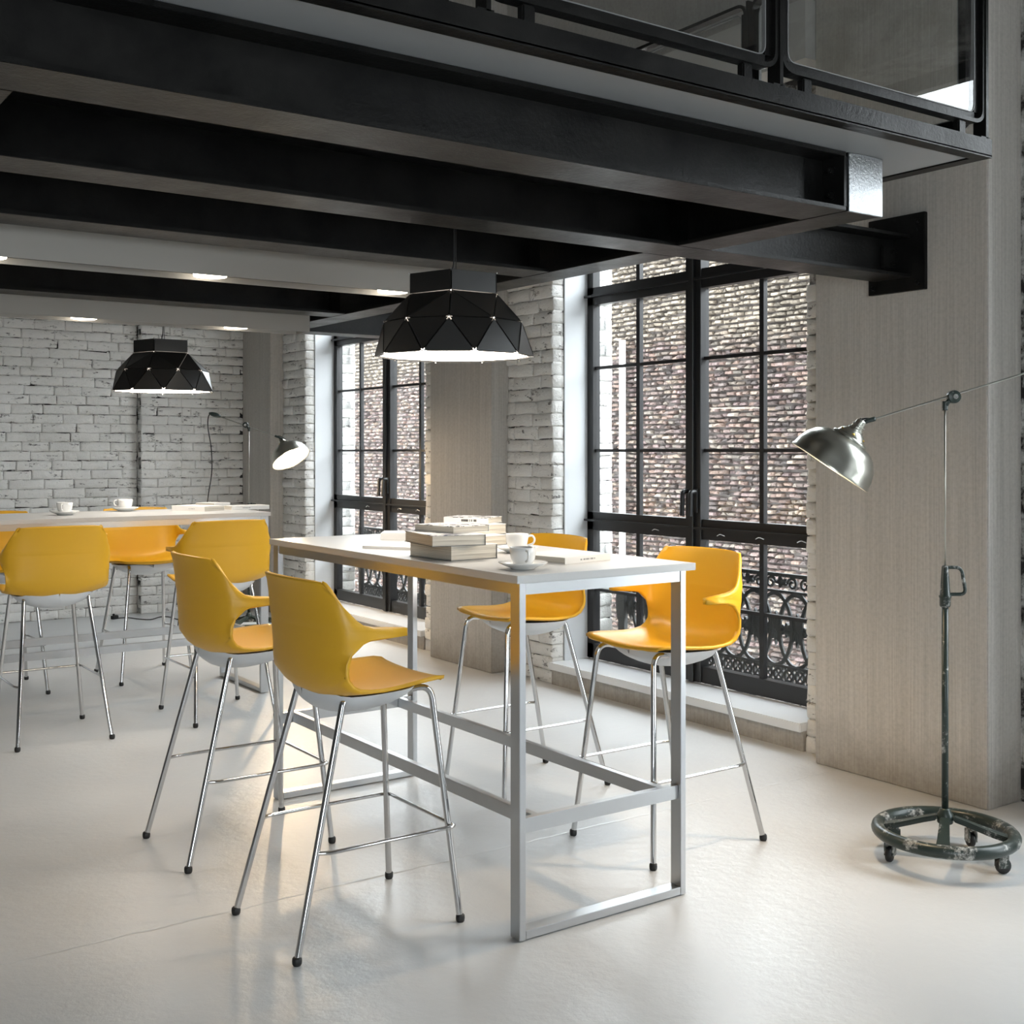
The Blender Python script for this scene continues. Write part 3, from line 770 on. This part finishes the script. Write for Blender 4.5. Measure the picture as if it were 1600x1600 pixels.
# ------------------------------------------------------------------ cups
def cup(label, x, y, hz, z=1.052, k=1.06):
    g_ = 'coffee cups on saucers'
    s = thing('saucer', 'saucer under the '+label, 'saucer', (x, y, z), 0, 'white saucers'); s.scale = (k, k, k)
    MB().lathe([(.001, .002), (.034, .001), (.036, .004), (.058, .013), (.0705, .0195), (.0705, .021), (.057, .0155), (.035, .008), (.026, .0065), (.001, .0065)], 32).build('plate', M_china, s, smooth=True)
    t = thing('coffee_cup', label, 'cup', (x, y, z+.0075*k), hz, g_); t.scale = (k, k, k)
    MB().lathe([(.001, 0), (.020, 0), (.021, .003), (.028, .010), (.034, .022), (.0375, .040), (.0385, .055), (.0370, .0555), (.0355, .040), (.032, .024), (.026, .012), (.001, .008)], 32).build('bowl', M_china, t, smooth=True)
    MB().tube(smoothpath([(.035, 0, .046), (.050, 0, .049), (.058, 0, .038), (.053, 0, .024), (.034, 0, .017)], 5), .0034, 8).build('handle', M_china, t, smooth=True)
    MB().lathe([(.001, .047), (.0360, .047)], 24, cap=False).build('coffee', M_coffee, t)
cup('white coffee cup nearest the front corner of the near table', 2.077, 2.913, math.radians(-110))
cup('white coffee cup standing behind the nearest one, handle to the right', 2.395, 3.395, math.radians(-40))
cup('white coffee cup at the left on the far table', 1.735, 6.815, math.radians(-120), k=1.12)
cup('white coffee cup on the far table, in front of a yellow stool', 2.140, 7.05, math.radians(150), k=1.12)

# ------------------------------------------------------------------ books
def book(label, P, ang, a, b, h, z, cover=M_cover, spine='R', top=None, ink=None, group='books'):
    """P lower front corner, a along ang, b at ang + 90 degrees; spine: R (+a end), L (-a end), F (front, a side), B (back)"""
    t = thing('book', label, 'book', (P[0], P[1], z), math.radians(ang), group)
    c = .0018; o = .0022
    boxobj('back_cover', 0, a, 0, b, 0, c, cover, t); boxobj('front_cover', 0, a, 0, b, h-c, h, top or cover, t)
    x0, x1, y0, y1 = o, a-o, o, b-o
    if spine == 'R': boxobj('spine', a-c, a, 0, b, c, h-c, cover, t); x1 = a-c
    if spine == 'L': boxobj('spine', 0, c, 0, b, c, h-c, cover, t); x0 = c
    if spine == 'F': boxobj('spine', 0, a, 0, c, c, h-c, cover, t); y0 = c
    if spine == 'B': boxobj('spine', 0, a, b-c, b, c, h-c, cover, t); y1 = b-c
    boxobj('page_block', x0, x1, y0, y1, c, h-c, M_pages, t)
    if ink:
        side, u0, u1, hh, mt = ink; m = MB(); rr = random.Random(int(P[0]*1000)); u = u0
        while u < u1:
            w = rr.uniform(.003, .006)*hh/.008
            if rr.random() > .15:
                zz = h*.5
                if side == 'F': m.box(u, u+w*.8, -.0006, 0, zz-hh/2, zz+hh/2)
                else: m.box(-.0006, 0, u, u+w*.8, zz-hh/2, zz+hh/2)
            u += w
        m.build('spine_lettering', mt, t)
    return t
T = 1.052
book('thick old book at the bottom of the front book stack', (2.035, 3.254), 3.5, .188, .243, .048, T, M_coverd, 'R', M_cover)
book('second book of the front stack with a blue and white cover', (1.968, 3.262), -10.5, .187, .265, .036, T+.0485, M_coverd, 'R', M_artb)
book('thin book with black and white patterned cover on top of the front stack', (2.072, 3.300), 8.4, .160, .205, .023, T+.085, M_cover, 'R', M_art)
book('pale book at the bottom of the stack behind the front books', (2.400, 3.672), 14, .180, .215, .038, T, M_coverd, 'R', M_cover)
book('pale book in the middle of the stack behind the front books', (2.430, 3.745), 10.7, .190, .205, .036, T+.0385, M_cover, 'B', M_cover)
book('topmost book behind the front stack, its white spine with black lettering', (2.545, 3.800), 33, .140, .190, .023, T+.075, M_cover, 'L', M_art, ('L', .05, .11, .009, M_ink))
book('thick white book lying left of the stacked books', (2.296, 4.205), -34, .20, .16, .026, T, M_cover, 'F')
book('thin white brochure lying left of the stacked books near the table edge', (2.036, 3.866), -58, .20, .20, .010, T, M_cover, 'F')
book('white book lying alone at the right end of the near table', (2.271, 2.957), 11.5, .227, .215, .021, T, M_cover, 'F', None, ('F', .075, .15, .005, M_inkg))
book('white book lying crossways on the far table', (2.500, 6.717), 24, .165, .27, .030, T, M_cover, 'L', None, ('L', .08, .13, .004, M_inkg))
book('white book behind the crossways one on the far table', (2.640, 6.93), 24, .135, .16, .038, T, M_cover, 'F')
book('white book overhanging the right end of the far table', (2.700, 6.80), 2, .245, .14, .024, T, M_cover, 'F', None, ('F', .07, .12, .004, M_inkg))

# ------------------------------------------------------------------ floor lamps
def floor_lamp(label, base, arm_a, joint, arm_b, rimc, axis, power, extra=None):
    """all points in world space; arm_a rear end, joint on the rod, arm_b head end, rimc centre of the rim, axis the way the shade points"""
    bx, by = base; t = thing('floor_lamp', label, 'lamp', (bx, by, 0), 0, 'green wheeled floor lamps'); B = Vector((bx, by, 0))
    w = lambda p: Vector(p)-B
    R_ = .222
    pts = [(R_*math.cos(2*PI*i/40), R_*math.sin(2*PI*i/40), .098) for i in range(40)]
    MB().tube(pts, .0225, 12, closed=True).build('base_ring', M_green, t, smooth=True)
    for i in range(4):
        a = math.radians(-147+90*i); d = Vector((math.cos(a), math.sin(a), 0)); s = Vector((-d.y, d.x, 0)); m = MB()
        pr = [(.028, .150, .016), (.07, .138, .017), (.15, .112, .020), (.212, .098, .024)]
        vs = []
        for r, z, hw in pr:
            c = d*r; vs += [c-s*hw+UP*(z+.006), c+s*hw+UP*(z+.006), c+s*hw+UP*(z-.012), c-s*hw+UP*(z-.012)]
        fs = [(4*i_+j, 4*i_+(j+1) % 4, 4*i_+4+(j+1) % 4, 4*i_+4+j) for i_ in range(3) for j in range(4)]+[(0, 1, 2, 3), (15, 14, 13, 12)]
        m.add(vs, fs).build('spoke', M_green, t, bevel=.003)
    for i in range(4):
        a = math.radians((148, -78, 97, 8)[i]); d = Vector((math.cos(a), math.sin(a), 0)); c = d*(R_-.030)
        k = MB().lathe([(.016, .062), (.016, .08)], 12, Matrix.Translation(c))
        k.box(-.016, .018, -.016, -.011, .022, .066, Matrix.Translation(c) @ Matrix.Rotation(a+.9, 4, 'Z')).box(-.016, .018, .011, .016, .022, .066, Matrix.Translation(c) @ Matrix.Rotation(a+.9, 4, 'Z'))
        k = k.build('caster', M_green, t)
        M = Matrix.Translation(c+UP*.0265) @ Matrix.Rotation(a+.9, 4, 'Z') @ Matrix.Translation((.006, 0, 0)) @ Matrix.Rotation(PI/2, 4, 'X')
        MB().lathe([(.010, -.010), (.022, -.010), (.0262, -.006), (.0262, .006), (.022, .010), (.010, .010)], 20, M).build('wheel', M_rubber, k, smooth=True)
    MB().lathe([(.024, .128), (.027, .132), (.027, .158), (.020, .168), (.018, .176), (.014, .180)], 20).build('hub', M_green, t, smooth=True)
    MB().lathe([(.0115, .175), (.0115, .885)], 16).build('pole', M_green, t, smooth=True)
    MB().lathe([(.016, .872), (.0185, .878), (.0185, .902), (.021, .906), (.021, .910), (.0175, .913), (.011, 1.010), (.008, 1.014)], 20).build('collar', M_green, t, smooth=True)
    hd = RT if extra is None else RT
    hp = fillet([hd*.012+UP*1.008, hd*.056+UP*1.008, hd*.072+UP*.915, hd*.014+UP*.915], .022, 6)
    MB().tube(hp, .0062, 10).build('handle', M_green, t, smooth=True)
    j = w(joint); topz = j.z-.035
    MB().lathe([(.0032, 1.01), (.0032, topz)], 10).build('rod', M_rod, t, smooth=True)
    dirr = (Vector(arm_b)-Vector(arm_a)).normalized(); nrm = -FW
    m = MB().lathe([(.010, -.016), (.021, -.014), (.023, -.008), (.023, .008), (.021, .014), (.008, .016)], 20, frame_to(nrm, j))
    m.build('clamp', M_green, t, smooth=False)
    MB().lathe([(.0001, .016), (.009, .016), (.009, .022), (.006, .022), (.006, .018)], 14, frame_to(nrm, j)).build('clamp_screw', M_rivet, t)
    MB().tube([j+nrm*.0, (j+Vector((0, 0, topz+.012)))/2, Vector((0, 0, topz+.006))], [.010, .008, .0105], 10).tube([Vector((0, 0, topz-.012)), Vector((0, 0, topz+.02))], .010, 10).build('clamp_arm', M_green, t, smooth=True)
    ax = Vector(axis).normalized(); rc = w(rimc); top = rc-ax*.195
    b = w(arm_b)
    MB().tube([w(arm_a), b], .0034, 8).build('arm', M_rod, t, smooth=True)
    MB().tube(smoothpath([b-dirr*.012, b+dirr*.015, b+dirr*.045-UP*.004, (b+dirr*.06+top)/2, top+ax*.004], 4), [.0085]*4+[.0075]*13, 10).build('socket_arm', M_green, t, smooth=True)
    MB().tube(smoothpath([b+UP*.004, b+dirr*.035+UP*.012, b+dirr*.075+UP*.002, top-ax*.012+dirr*.014, top+ax*.01+dirr*.010], 5), .003, 8).build('lamp_flex', M_cable, t, smooth=True)
    M = frame_to(-ax, rc)
    outer = [(.152, 0), (.1525, .004), (.149, .010), (.145, .035), (.133, .066), (.112, .093), (.086, .110), (.060, .117)]
    inner = [(.058, .115), (.084, .107), (.110, .090), (.130, .064), (.142, .035), (.146, .010), (.150, .002)]
    sh = MB().lathe(outer+[(.058, .1165)], 48, M, cap=False).build('lamp_shade', M_brush, t, smooth=True)
    MB().lathe(inner, 48, M, cap=False).build('shade_lining', M_shadein, sh, smooth=True)
    MB().lathe([(.056, .110), (.061, .113), (.064, .117), (.064, .122), (.060, .1255), (.0535, .126), (.053, .128), (.044, .142), (.032, .150), (.031, .151)], 40, M).build('shade_cap', M_brush, sh, smooth=True)
    MB().lathe([(.024, .150), (.028, .152), (.028, .158), (.0225, .160), (.022, .168), (.024, .170), (.024, .174), (.0185, .176), (.018, .190), (.012, .195)], 24, M).build('socket', M_brush, t, smooth=False)
    for q in range(6):
        a = 2*PI*q/6; MB().lathe([(.006, 0), (.006, .003)], 8, M @ Matrix.Translation((.0475*math.cos(a), .0475*math.sin(a), .134)) @ Matrix.Rotation(-.9, 4, Vector((-math.sin(a), math.cos(a), 0)))).build('vent', M_brass, sh)
    MB().lathe([(.002, .022), (.020, .026), (.031, .042), (.034, .058), (.028, .078), (.015, .098), (.013, .118)], 20, M).build('bulb', M_bulb, t, smooth=True)
    l = bpy.data.lights.new('bulb_light', 'SPOT'); l.energy = power; l.color = (1, .74, .46); l.shadow_soft_size = .03; l.spot_size = math.radians(150); l.spot_blend = .5
    lo = bpy.data.objects.new('bulb_light', l); COL.objects.link(lo); lo.parent = t; lo.matrix_local = frame_to(-ax, rc-ax*.012+ax*.0)
    lo.location = rc-ax*.015
    return t
L1 = floor_lamp('worn green wheeled floor lamp with nickel shade in front of the near pillar', (3.560, 2.490), (3.95, 2.215, 1.738), (3.584, 2.473, 1.595), (3.352, 2.634, 1.516), (3.233, 2.718, 1.352), RT*-.555-UP*.832+FW*.125, 30)
MB().tube([w_-Vector((3.56, 2.49, 0)) for w_ in (Vector((3.93, 2.229, 1.731)), Vector((4.08, 2.124, 1.789)))], .014, 10).build('grip', M_green, L1, smooth=True)
L2 = floor_lamp('lit floor lamp in the far corner, its shade open towards the camera', (3.520, 8.520), (3.305, 8.671, 1.682), (3.500, 8.534, 1.604), (3.691, 8.401, 1.517), (3.783, 8.337, 1.347), RT*.48-UP*.82-FW*.31, 60)
B2 = Vector((3.52, 8.52, 0))
ga, gb = Vector((3.272, 8.694, 1.695)), Vector((3.345, 8.643, 1.668))
MB().tube([(ga*(1-u)+gb*u)-B2 for u in (0, .25, .5, .75, 1)], [.008, .016, .018, .015, .006], 12).build('grip', M_green, L2, smooth=True)
def pt(px, py, d): return Vector((0, 0, 1.41))+(FW+RT*(px-800)/1852-UP*(py-704)/1852)*d
cab = [pt(333, 645, 9.0), pt(326, 650, 9.0), pt(325, 668, 9.0), pt(330, 700, 9.0), pt(331, 735, 9.02), pt(326, 770, 9.05), pt(320, 800, 9.1), Vector((3.14, 8.86, .35)), Vector((3.12, 8.95, .06)), Vector((3.2, 9.1, .006)), Vector((3.45, 9.35, .005))]
fl = []
for px, py in ((330, 966), (300, 965), (280, 968), (265, 964), (250, 964), (235, 968), (215, 967), (200, 965), (183, 966)):
    r_ = FW+RT*(px-800)/1852-UP*(py-704)/1852; q = Vector((0, 0, 1.41))+r_*(1.405/-r_.z); fl.append(q)
MB().tube([p-B2 for p in smoothpath(cab+fl, 5)], .0042, 8).build('power_cable', M_cable, L2, smooth=True)
e = fl[-1]
MB().box(-.03, .03, -.018, .018, 0, .03, Matrix.Translation(Vector((e.x-.02, e.y, 0))-B2) @ Matrix.Rotation(.5, 4, 'Z')).lathe([(.012, .03), (.012, .045)], 10, Matrix.Translation(Vector((e.x-.03, e.y, 0))-B2)).build('plug', M_rubber, L2, bevel=.004)
